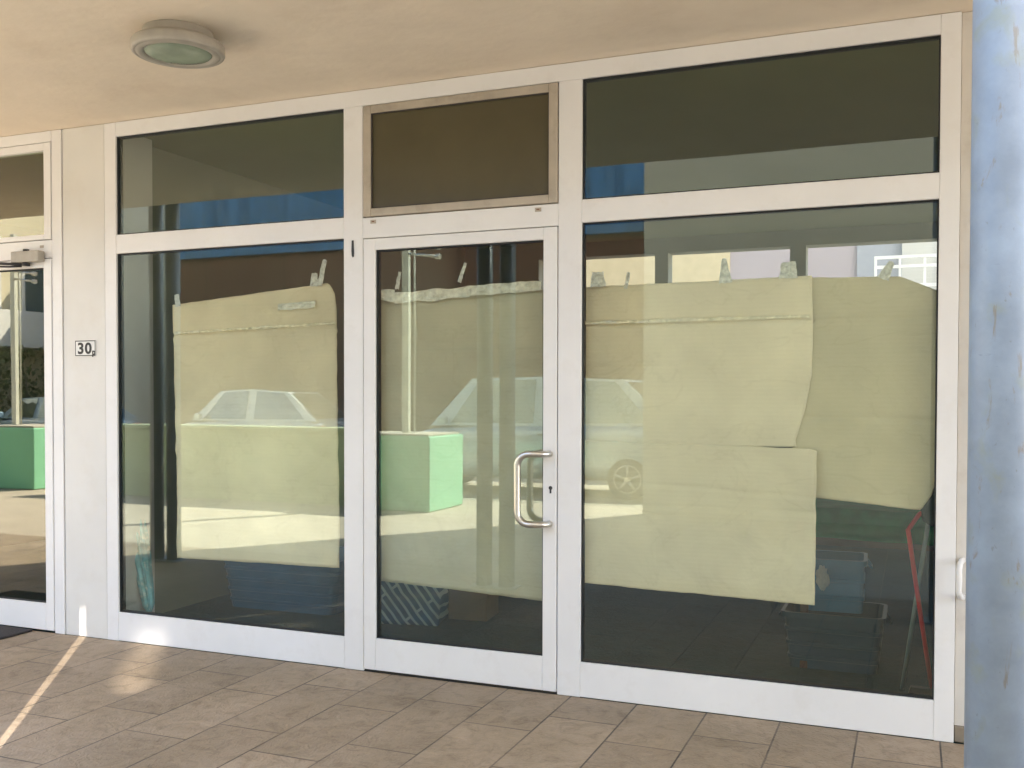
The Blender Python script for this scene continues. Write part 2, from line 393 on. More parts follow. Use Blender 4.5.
MB().box(-14, 5, -2.455, -2.40, 3.20, 3.283).build('drip_edge', M['postw'], t)

# walls of the shop building
t = thing('shop_building', 'cream plastered wall beside the right edge of the white shopfront', 'building')
MB().box(.1705, 5, .02, .3, .07, 3.031).build('wall', M['plaster'], t)
MB().box(.1705, 5, .012, .3, 0, .068, .004).build('skirting', M['skirt'], t)
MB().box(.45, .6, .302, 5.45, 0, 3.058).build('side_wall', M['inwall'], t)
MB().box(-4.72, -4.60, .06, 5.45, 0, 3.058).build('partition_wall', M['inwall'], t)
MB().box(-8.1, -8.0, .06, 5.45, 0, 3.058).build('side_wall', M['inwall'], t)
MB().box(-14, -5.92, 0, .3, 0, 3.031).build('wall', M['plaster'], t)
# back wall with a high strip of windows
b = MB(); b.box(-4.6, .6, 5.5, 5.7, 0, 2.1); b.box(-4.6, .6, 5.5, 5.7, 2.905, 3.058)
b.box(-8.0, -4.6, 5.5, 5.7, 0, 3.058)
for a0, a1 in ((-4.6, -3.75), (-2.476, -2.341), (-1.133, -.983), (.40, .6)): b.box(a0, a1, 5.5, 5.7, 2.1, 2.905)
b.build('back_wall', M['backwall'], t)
MB().box(-14, 8, .3, 5.9, 3.505, 14).build('shading_storeys', M['greyb'], t)  # unseen storeys, added to keep the sun off the courtyard behind

# ------------------------------------------------------------------ shopfront
sf = thing('shopfront', 'white aluminium shopfront with papered panes and a glazed door', 'shopfront', (0, 0, 0))
Y0, Y1 = 0, .055; BV = .0022
b = MB()
b.box(-4.404, -4.319, Y0, Y1, 0, 3.031, BV)
b.box(-2.780, -2.664, Y0, Y1, 0, 2.9475, BV)
b.box(-1.587, -1.470, Y0, Y1, 0, 2.9475, BV)
b.box(.0905, .168, Y0, Y1, 0, 3.031, BV)
b.box(-4.3188, .0903, Y0, Y1, 2.948, 3.031, BV)
for a0, a1 in ((-4.3188, -2.7802), (-1.4698, .0903)):
    b.box(a0, a1, Y0, Y1, .002, .169, BV); b.box(a0, a1, Y0, Y1, 2.269, 2.378, BV)
b.box(-2.6638, -1.5872, Y0, Y1, 2.262, 2.368, BV)
fr = b.build('frame', M['frame'], sf)
MB().box(-2.6638, -1.5872, .012, Y1, -.001, .010).build('threshold', M['seam'], sf)
def gasket(b, x0, x1, z0, z1, y0=.012, y1=.054, g=.006):
    b.box(x0, x0+g, y0, y1, z0, z1); b.box(x1-g, x1, y0, y1, z0, z1)
    b.box(x0+g, x1-g, y0, y1, z0, z0+g); b.box(x0+g, x1-g, y0, y1, z1-g, z1)
for (x0, x1, z0, z1) in ((-4.319, -2.780, .169, 2.269), (-4.319, -2.780, 2.378, 2.948), (-1.470, .0905, .169, 2.269), (-1.470, .0905, 2.378, 2.948)):
    p = MB().box(x0+.004, x1-.004, .021, .027, z0+.004, z1-.004).build('window_pane', M['glass'], sf)
    g = MB(); gasket(g, x0+.0005, x1-.0005, z0+.0005, z1-.0005); g.build('gasket', M['gasket'], p)
# vent window above the door
b = MB()
X0, X1, Z0, Z1 = -2.660, -1.591, 2.372, 2.944; fw = .045
b.box(X0, X0+fw, -.006, .04, Z0, Z1, .003); b.box(X1-fw, X1, -.006, .04, Z0, Z1, .003)
b.box(X0+fw+.0003, X1-fw-.0003, -.006, .04, Z0, Z0+fw*.92, .003); b.box(X0+fw+.0003, X1-fw-.0003, -.006, .04, Z1-fw*.92, Z1, .003)
vw = b.build('vent_window', M['alu'], sf)
MB().box(X0+fw-.002, X1-fw+.002, .010, .016, Z0+.04, Z1-.04).build('vent_pane', M['ventpane'], vw)
g = MB(); gasket(g, X0+fw, X1-fw, Z0+.0414, Z1-.0414, -.001, .012, .005); g.build('gasket', M['seam'], vw)
g = MB()
for a0, a1, c0, c1 in ((-2.6638, X0, 2.369, 2.9475), (X1, -1.5872, 2.369, 2.9475), (X0, X1, Z1, 2.9475)): g.box(a0, a1, .014, .03, c0, c1)
g.build('joint', M['seam'], vw)
for x in (-2.601, -1.690):
    c = MB().box(x-.016, x+.016, -.005, -.0003, 2.335, 2.354, .001).build('drain_cap', M['alu'], vw)
    MB().box(x-.008, x+.008, -.0055, -.0042, 2.3425, 2.3485).build('slot', mat('drain_slot', (.20, .09, .05), .7), c)
# door leaf
b = MB()
DX0, DX1, DZ0, DZ1 = -2.6595, -1.5915, .012, 2.2575
b.box(DX0, -2.590, -.003, .05, DZ0, DZ1, BV); b.box(-1.662, DX1, -.003, .05, DZ0, DZ1, BV)
b.box(-2.5898, -1.6622, -.003, .05, DZ0, .178, BV); b.box(-2.5898, -1.6622, -.003, .05, 2.199, DZ1, BV)
door = b.build('door', M['frame'], sf)
MB().box(-2.588, -1.664, .020, .026, .18, 2.197).build('glass_pane', M['glass'], door)
g = MB(); gasket(g, -2.5895, -1.6625, .1785, 2.1985, .009, .049); g.build('gasket', M['gasket'], door)
g = MB(); g.box(-2.6638, DX0, .02, .04, .012, 2.26); g.box(DX1, -1.5872, .02, .04, .012, 2.26); g.box(DX0, DX1, .02, .04, DZ1, 2.262)
g.build('joint', M['seam'], door)
# handle: bent stainless bar
hx = -1.627; zt, zb = 1.166, .826; pr = .062; lx = -1.772
def arc(c, a, b_, r, n=7):
    c = Vector(c); a = Vector(a); b_ = Vector(b_)
    return [c + a*r*math.cos(k/n*PI/2) + b_*r*math.sin(k/n*PI/2) for k in range(n+1)]
pts = [Vector((hx, -.004, zt)), Vector((hx, -.02, zt))]
D = Vector((lx-hx, -pr, 0)); D1 = D.normalized()
# stand-off leaves the stile, swings left and forward, then down
pts += [Vector((hx-.012, -.040, zt)), Vector((hx-.035, -.055, zt))]
r = .06
pts += arc((lx+r, -.062, zt-r), (0, 0, 1), (-1, 0, 0), r)
pts += arc((lx+r, -.062, zb+r), (-1, 0, 0), (0, 0, -1), r)
pts += [Vector((hx-.035, -.055, zb)), Vector((hx-.012, -.040, zb)), Vector((hx, -.02, zb)), Vector((hx, -.004, zb))]
h = MB().tube(pts, .0165, 18).build('handle', M['steel'], door)
for z in (zt, zb):
    MB().cyl((hx, -.0105, z), (hx, -.0035, z), .019, .017, 24).build('rosette', M['steel'], h)
b = MB().cyl((-1.622, -.0045, 1.001), (-1.622, -.0032, 1.001), .0095, n=16); b.box(-1.6265, -1.6175, -.0044, -.0031, .975, .999)
b.build('keyhole', M['dark'], door)
b = MB(); b.prism([(-2.729, 2.255), (-2.719, 2.255), (-2.716, 2.19), (-2.717, 2.171), (-2.724, 2.167), (-2.729, 2.176), (-2.731, 2.2)], 'y', -.004, -.0003)
tag(b.build('rubber_strip', M['dark']), 'short black rubber strip stuck on the white mullion left of the glazed door', 'rubber strip')

# ------------------------------------------------------------------ pillar between the two doors, with its number
pl = MB().box(-4.7305, -4.4065, .003, .4, 0, 3.031, .002).build('pillar', M['pillar'])
tag(pl, 'flat white panelled pillar carrying the small number plate', 'pillar')
sg = thing('number_plate', 'small white number plate with black 30 on the pillar', 'sign', (-4.5565, .002, 1.722))
MB().box(-.081, .081, -.004, 0, -.047, .047, .001).build('plate', mat('white_enamel', (.72, .72, .70), .3, var=.03), sg)
b = MB()
for a in ((-.078, .078, .0405, .0455), (-.078, .078, -.0455, -.0405)): b.box(a[0], a[1], -.0048, -.0041, a[2], a[3])
for a in ((-.078, -.0735), (.0735, .078)): b.box(a[0], a[1], -.0048, -.0041, -.0404, .0404)
b.build('border', M['dark'], sg)
def text_mesh(txt, size, mt_, name, parent, loc, sx=1, bold=0):
    cu = bpy.data.curves.new(name, 'FONT'); cu.body = txt; cu.size = size; cu.extrude = .0004; cu.offset = bold
    cu.align_x = 'CENTER'; cu.align_y = 'CENTER'
    o = bpy.data.objects.new(name, cu); COL.objects.link(o)
    dg = bpy.context.evaluated_depsgraph_get(); me = bpy.data.meshes.new_from_object(o.evaluated_get(dg))
    bpy.data.objects.remove(o)
    me.name = name; me.materials.clear(); me.materials.append(mt_)
    for v in me.vertices: v.co = Vector((v.co.x*sx, -v.co.z, v.co.y))
    q = bpy.data.objects.new(name, me); link(q, parent); q.location = loc; return q
text_mesh('3', .09, M['dark'], 'digit', sg, (-.034, -.0052, -.004), 1.15, .0028)
text_mesh('0', .09, M['dark'], 'digit', sg, (.024, -.0052, -.004), 1.15, .0028)
text_mesh('p', .05, M['dark'], 'letter', sg, (.066, -.0052, -.024), 1, .002)

# ------------------------------------------------------------------ left entrance
le = thing('entrance', 'white framed glass entrance at the left with a door closer', 'entrance')
b = MB()
b.box(-4.811, -4.7345, -.004, .055, 0, 3.031, BV); b.box(-5.915, -5.84, -.004, .055, 0, 3.031, BV)
b.box(-5.8397, -4.8113, -.004, .055, 2.965, 3.031, BV); b.box(-5.8397, -4.8113, -.004, .055, 2.27, 2.378, BV)
b.build('frame', M['frame'], le)
b = MB(); x0, x1, z0, z1 = -5.836, -4.8145, 2.382, 2.961
b.box(x0, x0+.055, -.009, .05, z0, z1, BV); b.box(x1-.055, x1, -.009, .05, z0, z1, BV)
b.box(x0+.0552, x1-.0552, -.009, .05, z0, z0+.03, BV); b.box(x0+.0552, x1-.0552, -.009, .05, z1-.045, z1, BV)
tw = b.build('transom_window', M['frame'], le)
MB().box(x0+.053, x1-.053, .018, .024, z0+.028, z1-.043).build('glass_pane', M['dglass'], tw)
b = MB(); x0, x1, z0, z1 = -5.836, -4.8145, .014, 2.265
b.box(x0, x0+.062, -.009, .05, z0, z1, BV); b.box(x1-.062, x1, -.009, .05, z0, z1, BV)
b.box(x0+.0622, x1-.0622, -.009, .05, z0, .176, BV); b.box(x0+.0622, x1-.0622, -.009, .05, 2.213, z1, BV)
ld = b.build('door', M['frame'], le)
MB().box(x0+.06, x1-.06, .018, .024, .174, 2.215).build('glass_pane', M['dglass'], ld)
g = MB(); gasket(g, x0+.0625, x1-.0625, .1765, 2.2125, .006, .03); g.build('gasket', M['gasket'], ld)
g = MB(); g.box(-4.8145, -4.811, .01, .03, .014, 2.961); g.box(x0, x1, .01, .03, 2.265, 2.27); g.box(x0, x1, .01, .03, 2.378, 2.382)
g.box(-4.7345, -4.7305, .01, .03, 0, 3.03)
g.build('joint', M['seam'], ld)
cl = MB().box(-5.085, -4.862, -.062, -.010, 2.245, 2.312, .006, 2).build('door_closer', M['lampbody'], le)
b = MB(); b.cyl((-4.985, -.036, 2.225), (-4.985, -.036, 2.244), .022, n=18)
b.cyl((-4.985, -.036, 2.3125), (-4.985, -.036, 2.325), .018, n=18)
b.tube([(-4.975, -.036, 2.232), (-5.1, -.075, 2.238), (-5.28, -.16, 2.244)], .009, 10)
b.tube([(-5.28, -.16, 2.252), (-5.45, -.09, 2.262), (-5.6, -.03, 2.275)], .008, 10)
b.tube([(-5.02, -.04, 2.224), (-5.1, -.06, 2.222), (-5.22, -.10, 2.226)], .006, 10)
b.build('closer_arm', M['dark'], cl)
MB().box(-4.905, -4.875, -.008, -.0045, 2.332, 2.348, .001).build('drain_cap', M['alu'], le)
dm = MB().box(-6.1, -4.972, -.80, -.02, .001, .014, .004).build('door_mat', M['mat'])
tag(dm, 'black ribbed door mat lying in front of the left entrance', 'door mat')

# white bent door pull beside the right edge
b = MB().tube([(.197, .02, .765), (.192, -.015, .768), (.184, -.045, .76), (.180, -.052, .735), (.181, -.053, .69), (.180, -.052, .645), (.186, -.045, .622), (.194, -.015, .612), (.197, .02, .614)], .011, 14)
wp = b.build('pull_handle', M['frame']); tag(wp, 'white bent tube handle on the plaster wall, between the shopfront and the blue column', 'handle')

# ------------------------------------------------------------------ ceiling lamp
lx_, ly_ = -2.995, -1.005
lp = thing('ceiling_lamp', 'round grey ceiling lamp with a frosted lens under the porch ceiling', 'lamp', (lx_, ly_, 3.033))
b = MB().lathe([(0, 0), (.146, 0), (.149, -.004), (.149, -.030), (.152, -.040)], 0, 0, 64); b.build('base', M['lampbody'], lp)
b = MB().lathe([(.150, -.034), (.176, -.042), (.192, -.052), (.196, -.060), (.197, -.088), (.193, -.096), (.184, -.099), (.180, -.0975), (.176, -.0975), (.172, -.101), (.158, -.102), (.146, -.098), (.143, -.090), (.0, -.090)], 0, 0, 64)
rim = b.build('rim', M['lampbody'], lp)
b = MB().lathe([(.1425, -.0905), (.135, -.098), (.10, -.103), (.05, -.105), (0.001, -.1055)], 0, 0, 64)
b.build('lens', mat('frosted_green_glass', (.27, .33, .25), .22, var=.25, scale=9), lp)

# ------------------------------------------------------------------ blue columns
def column(cx, label, grp='blue steel columns carrying the porch roof'):
    t_ = thing('steel_column', label, 'column', (cx, -2.32, 0), group=grp)
    MB().cyl((0, 0, .012), (0, 0, 3.284), .0605, n=40).build('shaft', M['bluepaint'], t_)
    MB().box(-.09, .09, -.09, .09, 0, .0115, .002).build('base_plate', M['bluepaint'], t_)
    return t_
column(.161, 'rust stained pale blue steel column at the right edge of the photo')
column(-3.0075, 'left one of two close blue columns mirrored in the door glass')
column(-2.8225, 'right one of two close blue columns mirrored in the door glass')
column(-6.145, 'left one of two close blue columns mirrored at the left edge of the papered left pane')
column(-5.96, 'right one of two close blue columns mirrored at the left edge of the papered left pane')

# ------------------------------------------------------------------ papers behind the glass
def sheet(name, left, right, nx, y, matl, label, amp=.004, seed=0, folds=(), group=None):
    """left / right: lists of (x, z) from top to bottom; a ruled sheet between those two torn edges"""
    bm = bmesh.new(); nz = 84; nx = nx*2
    def samp(pl_, t_):
        ls = [0]
        for i in range(1, len(pl_)): ls.append(ls[-1]+math.hypot(pl_[i][0]-pl_[i-1][0], pl_[i][1]-pl_[i-1][1]))
        d = t_*ls[-1]
        for i in range(1, len(pl_)):
            if d <= ls[i]+1e-9:
                k = (d-ls[i-1])/(ls[i]-ls[i-1]); return (pl_[i-1][0]*(1-k)+pl_[i][0]*k, pl_[i-1][1]*(1-k)+pl_[i][1]*k)
        return pl_[-1]
    V = []
    for j in range(nz+1):
        t_ = j/nz; a = samp(left, t_); c = samp(right, t_); row = []
        for i in range(nx+1):
            s_ = i/nx; x = a[0]*(1-s_)+c[0]*s_; z = a[1]*(1-s_)+c[1]*s_
            e = .0035
            x += e*noise.noise(Vector((seed, z*14, 0)))*(1 if i in (0, nx) else .3)
            if j in (0, nz): z += .003*noise.noise(Vector((x*16, seed, 3)))
            d = amp*(noise.noise(Vector((x*2.3+seed, z*1.7, seed)))*1.6+noise.noise(Vector((x*6, z*5, seed+5)))*.7+1.3*(.35-min(.35, abs(noise.noise(Vector((x*3.1+z*1.9, z*2.7-x, seed+9))))))+.7*(.2-min(.2, abs(noise.noise(Vector((x*7-z*3, z*8, seed+2)))))))
            for (fz, fa, fs) in folds: d += fa*max(0, 1-abs(z-fz-fs*(x-a[0])-.012*noise.noise(Vector((x*5, fz, seed))))/.014)
            row.append(bm.verts.new((x, y+.003+max(-.002, d+amp), z)))
        V.append(row)
    for j in range(nz):
        for i in range(nx):
            f = bm.faces.new((V[j][i], V[j+1][i], V[j+1][i+1], V[j][i+1])); f.smooth = True
    me = bpy.data.meshes.new(name); bm.to_mesh(me); bm.free(); me.materials.append(matl)
    o = bpy.data.objects.new(name, me); link(o)
    s2 = o.modifiers.new('thickness', 'SOLIDIFY'); s2.thickness = .0006
    tag(o, label, 'paper', group); return o
PG = 'kraft paper sheets covering the panes'
sheet('paper_sheet', [(-3.945, 1.962), (-3.942, 1.5), (-3.941, 1.12), (-3.932, 1.10), (-3.930, .506)],
      [(-2.915, 2.046), (-2.895, 2.035), (-2.865, 1.985), (-2.857, 1.9), (-2.853, 1.4), (-2.845, .95), (-2.843, .522)], 40, .04, M['kraft'],
      'tall kraft paper sheet filling the left pane, torn at its top right corner', .007, 1.3, ((1.79, .012, 0), (1.37, .004, .0), (.9, .003, .02)), PG)
sheet('paper_sheet', [(-2.615, 1.96), (-2.62, 1.2), (-2.617, .468)], [(-1.683, 1.968), (-1.68, 1.3), (-1.679, .435)], 40, .052, M['kraft3'],
      'thin creased paper sheet behind the glass of the middle door', .010, 5.1, ((1.75, .006, -.1), (1.2, .004, .1)), PG)
sheet('paper_sheet', [(-1.478, 1.969), (-1.480, 1.6), (-1.476, 1.20)], [(-.421, 1.978), (-.414, 1.739), (-.418, 1.55), (-.437, 1.43), (-.458, 1.34), (-.487, 1.252), (-.479, 1.221)], 40, .045, M['kraft'],
      'upper left paper sheet of the right pane, with a wavy torn right edge', .007, 2.2, ((1.79, .012, 0), (1.58, .003, .01)), PG)
sheet('paper_sheet', [(-.50, 1.974), (-.50, 1.5), (-.50, 1.006)], [(-.06, 1.962), (.086, 1.896), (.089, 1.5), (.091, 1.09), (.078, 1.03), (.029, .959)], 34, .062, M['kraft2'],
      'upper right paper sheet of the right pane, its lower edge curving above the green cloth', .006, 7.7, ((1.35, .007, .0), (1.78, .01, .01)), PG)
sheet('paper_sheet', [(-1.474, 1.232), (-1.478, .9), (-1.471, .543)], [(-.425, 1.214), (-.393, 1.205), (-.396, .9), (-.397, .52)], 40, .038, M['kraft'],
      'lower paper sheet of the right pane with a clean straight right edge', .006, 9.4, ((.93, .003, .0), (1.05, .003, -.05)), PG)

def tape(x, z, w_, h_, label, rot=0., m_='cleartape', y=.036, taper=.75, grp='pieces of sticky tape on the panes'):
    bm = bmesh.new(); n = 8; V = []
    for j in range(n+1):
        k = j/n; row = []
        for i in range(6):
            s_ = i/5-.5; ww = w_*(1-(1-taper)*k)
            dx = s_*ww+.004*noise.noise(Vector((x*9, k*4, i))); dz = (k-.5)*h_+.006*noise.noise(Vector((i*2.1, x*7, k)))*(j in (0, n))
            X = dx*math.cos(rot)-dz*math.sin(rot); Z = dx*math.sin(rot)+dz*math.cos(rot)
            row.append(bm.verts.new((x+X, y+.004*noise.noise(Vector((X*60, Z*60, x))), z+Z)))
        V.append(row)
    for j in range(n):
        for i in range(5): bm.faces.new((V[j][i], V[j+1][i], V[j+1][i+1], V[j][i+1]))
    me = bpy.data.meshes.new('tape_strip'); bm.to_mesh(me); bm.free(); me.materials.append(M[m_])
    o = bpy.data.objects.new('tape_strip', me); link(o); s2 = o.modifiers.new('thickness', 'SOLIDIFY'); s2.thickness = .001
    tag(o, label, 'tape', grp); return o
tape(-3.905, 1.985, .04, .07, 'short tape tab at the top left corner of the tall paper in the left pane', .15)
tape(-2.985, 2.065, .05, .07, 'wide tape tab near the top right of the tall paper in the left pane', -.05)
tape(-2.935, 2.10, .035, .14, 'long slanted tape tab at the torn corner of the left paper', -.25)
tape(-2.475, 2.04, .022, .09, 'narrow tape tab over the left part of the door paper', -.2)
tape(-2.11, 2.065, .022, .10, 'leaning tape tab over the middle of the door paper', -.35)
tape(-1.40, 2.00, .075, .07, 'grey tape tab at the top left of the right pane papers', .05)
tape(-1.255, 1.99, .02, .08, 'thin tape tab second from the left over the right pane papers', -.2)
tape(-.80, 2.015, .06, .11, 'pointed tape tab over the middle of the right pane papers', .08, taper=.3)
tape(-.52, 2.005, .08, .07, 'broad tape tab over the join of the two upper right papers', 0)
tape(-.11, 1.985, .05, .08, 'leaning tape tab near the right end of the right pane', -.45, taper=.5)
# long crumpled strips over the door paper
def strip(x0, z0, x1, z1, h_, label, y, m_='tape', grp='long tape strips along the door paper'):
    bm = bmesh.new(); n = 26; V = []
    for i in range(n+1):
        k = i/n; x = x0+(x1-x0)*k; z = z0+(z1-z0)*k; row = []
        for j in range(5):
            q = j/4-.5; hh = h_*(1+.25*noise.noise(Vector((x*9, z0, 2))))
            row.append(bm.verts.new((x, y+.006*noise.noise(Vector((x*25, q*5, z0))), z+q*hh+.004*noise.noise(Vector((x*18, j, 1))))))
        V.append(row)
    for i in range(n):
        for j in range(4): bm.faces.new((V[i][j], V[i+1][j], V[i+1][j+1], V[i][j+1]))
    me = bpy.data.meshes.new('tape_strip'); bm.to_mesh(me); bm.free(); me.materials.append(M[m_])
    o = bpy.data.objects.new('tape_strip', me); link(o); s2 = o.modifiers.new('thickness', 'SOLIDIFY'); s2.thickness = .001
    tag(o, label, 'tape', grp)
strip(-2.50, 1.950, -2.07, 1.968, .055, 'crumpled long tape strip along the left half of the door paper top', .040)
strip(-2.09, 1.972, -1.69, 1.985, .05, 'crumpled long tape strip along the right half of the door paper top', .044)
strip(-2.58, 1.972, -2.50, 1.962, .06, 'short crumpled tape piece at the left end of the door paper top', .043)

M['glint'] = mat('crease_glint_tape', (.78, .73, .54), .2, var=.3, scale=30, bump=1, bscale=40, coat=1)  # pale colour stands in for bright glints along the paper creases
strip(-3.93, 1.80, -2.86, 1.83, .014, 'narrow tape strip in pale glint colour along the crease across the top of the tall left paper', .038, 'glint', 'narrow shiny tape lines across the papers')
strip(-1.47, 1.795, -.43, 1.80, .014, 'narrow tape strip in pale glint colour along the crease across the upper left paper of the right pane', .042, 'glint', 'narrow shiny tape lines across the papers')
strip(-3.22, 1.925, -2.98, 1.935, .035, 'pale torn tape patch near the top right of the tall left paper', .036, 'tape', 'narrow shiny tape lines across the papers')

# ------------------------------------------------------------------ things inside the shop
def tub(name, cx, cy, w_, d_, h_, mt_, label, cat, rz=0, z0=0, ribs=4, flare=.88, grp=None):
    t_ = thing(name, label, cat, (cx, cy, z0), rz, grp)
    b = MB(); nseg = 8; prof = []
    def ring(s_, z, out=0):
        pts = []
        a, c = w_/2*s_+out, d_/2*s_+out; rr = min(a, c)*.22
        for (sx, sy, a0) in ((1, 1, 0), (-1, 1, PI/2), (-1, -1, PI), (1, -1, 3*PI/2)):
            for k in range(5):
                an = a0+k/4*PI/2; pts.append((sx*(a-rr)+rr*math.cos(an), sy*(c-rr)+rr*math.sin(an), z))
        return [b.bm.verts.new(p) for p in pts]
    R_ = [ring(flare, 0)]
    for i in range(ribs):
        za = h_*(i+.8)/(ribs+1); s_ = flare+(1-flare)*za/h_
        R_ += [ring(s_, za-.012), ring(s_, za-.008, .006), ring(s_, za+.008, .006), ring(s_, za+.012)]
    R_ += [ring(1, h_-.03), ring(1, h_-.028, .014), ring(1, h_, .014), ring(1, h_, -.004), ring(flare, .012, -.008)]
    for i in range(len(R_)-1):
        n = len(R_[0])
        for k in range(n): b.bm.faces.new((R_[i][k], R_[i][(k+1) % n], R_[i+1][(k+1) % n], R_[i+1][k])).smooth = False
    b.bm.faces.new(R_[0][::-1]); b.bm.faces.new(R_[-1])
    b.build('body', mt_, t_)
    for sx in (-1, 1):
        b = MB(); b.tube([(sx*(w_/2+.012), -.06, h_-.02), (sx*(w_/2+.035), -.05, h_-.05), (sx*(w_/2+.035), .05, h_-.05), (sx*(w_/2+.012), .06, h_-.02)], .007, 8)
        b.build('handle', mt_, t_)
    return t_
M['navy'] = mat('dark_blue_plastic', (.02, .14, .26), .4, var=.1)
M['bluecr'] = mat('mid_blue_plastic', (.05, .24, .48), .45, var=.15)
M['cobalt'] = mat('blue_black_plastic', (.015, .075, .13), .4, var=.1)
tub('storage_tub', -3.93, 1.30, .92, .60, .36, M['navy'], 'large dark blue plastic tub under the paper of the left pane', 'tub', .02)
tub('storage_tub', -.385, 1.12, .50, .40, .30, M['cobalt'], 'blue-black ribbed tub on the floor behind the right pane, lowest of its stack', 'tub', 0, ribs=3)
tub('storage_crate', -.40, 1.13, .33, .30, .28, M['bluecr'], 'mid blue crate standing on the blue-black ribbed tub', 'crate', .04, .302, ribs=2, flare=.95)
# patterned bag
m, nt_, out = newmat('zigzag_bag_cloth'); L = nt_.links.new
bs = nt_.nodes.new('ShaderNodeBsdfPrincipled'); bs.inputs['Roughness'].default_value = .6; L(bs.outputs[0], out.inputs[0])
tc = nt_.nodes.new('ShaderNodeTexCoord'); mp = nt_.nodes.new('ShaderNodeMapping'); mp.inputs['Rotation'].default_value = (0, math.radians(38), 0)
L(tc.outputs['Object'], mp.inputs[0])
br = nt_.nodes.new('ShaderNodeSeparateXYZ'); L(mp.outputs[0], br.inputs[0])
cb = nt_.nodes.new('ShaderNodeCombineXYZ'); L(br.outputs['X'], cb.inputs['Y']); L(br.outputs['Z'], cb.inputs['X'])
bk = nt_.nodes.new('ShaderNodeTexBrick'); bk.inputs['Scale'].default_value = 1; bk.inputs['Brick Width'].default_value = .42; bk.inputs['Row Height'].default_value = .045
bk.inputs['Mortar Size'].default_value = .0085; bk.inputs['Mortar Smooth'].default_value = .1
bk.inputs['Color1'].default_value = (.02, .09, .17, 1); bk.inputs['Color2'].default_value = (.025, .10, .19, 1); bk.inputs['Mortar'].default_value = (.42, .52, .55, 1)
L(cb.outputs[0], bk.inputs['Vector']); L(bk.outputs['Color'], bs.inputs['Base Color'])
M['bag'] = m
def bag(cx, cy, w_, d_, h_, rz):
    t_ = thing('shopping_bag', 'dark blue bag with pale broken diagonal stripes behind the door glass', 'bag', (cx, cy, 0), rz)
    bm = bmesh.new(); bmesh.ops.create_cube(bm, size=1)
    bmesh.ops.subdivide_edges(bm, edges=bm.edges[:], cuts=9, use_grid_fill=True)
    for v in bm.verts:
        x, y, z = v.co; k = (z+.5)
        x *= w_*(1-.06*k)*(1+.05*math.sin(k*PI)); y *= d_*(1-.35*k)*(1+.12*math.sin(k*PI))
        n_ = Vector((x, y, k))
        v.co = Vector((x+.018*noise.noise(n_*7), y+.022*noise.noise(n_*6+Vector((3, 0, 0))), k*h_+.02*noise.noise(n_*5)*k))
    for f in bm.faces: f.smooth = True
    b = MB(); b.bm.free(); b.bm = bm; b.build('body', M['bag'], t_)
    for sy in (-1, 1):
        b = MB(); b.tube([(-.09, sy*d_*.3, h_-.03), (-.08, sy*d_*.3, h_+.07), (0, sy*d_*.25, h_+.11), (.08, sy*d_*.3, h_+.07), (.09, sy*d_*.3, h_-.03)], .006, 8)
        b.build('strap', M['navy'], t_)
bag(-3.02, 1.12, .50, .26, .34, .25)
# cardboard carton
t = thing('cardboard_box', 'small brown cardboard box beside the striped blue bag', 'box', (-2.66, 1.40, 0), .1)
b = MB(); b.box(-.13, .13, -.13, .13, 0, .24, .003); b.build('carton', mat('brown_card', (.26, .19, .12), .9, var=.1), t)
b = MB(); b.box(-.125, -.003, -.128, .128, .2405, .2435); b.box(.003, .125, -.128, .128, .2405, .2435); b.build('flap', mat('brown_card_flap', (.30, .22, .14), .9, var=.1), t)
# umbrella
um = thing('umbrella', 'folded teal patterned umbrella leaning at the left edge of the left pane', 'umbrella', (-4.302, .26, .004), 0)
um.rotation_euler = (math.radians(-3), math.radians(-12.8), 0)
b = MB(); n = 40; prof = [(.0, .10), (.008, .105), (.028, .16), (.035, .30), (.042, .45), (.046, .58), (.040, .68), (.02, .74), (.010, .76)]
rings = []
for r_, z in prof:
    rings.append([b.bm.verts.new(((r_*(1+.35*math.sin(8*2*PI*k/n+z*6)))*math.cos(2*PI*k/n), (r_*(1+.35*math.sin(8*2*PI*k/n+z*6)))*math.sin(2*PI*k/n), z)) for k in range(n)])
for i in range(len(rings)-1):
    for k in range(n): b.bm.faces.new((rings[i][k], rings[i][(k+1) % n], rings[i+1][(k+1) % n], rings[i+1][k])).smooth = True
b.build('canopy', mat('teal_print_cloth', (.22, .56, .64), .7, var=.4, scale=14, dirt=(.75, .85, .80), dscale=22, damt=1.0), um)
MB().tube([(0, 0, 0), (0, 0, .9)], .005, 8).build('shaft', M['steel'], um)
MB().tube([(0, 0, .88), (0, 0, 1.0), (.012, 0, 1.035), (.04, 0, 1.045), (.062, 0, 1.03), (.068, 0, .995)], .010, 10).build('handle', M['dark'], um)
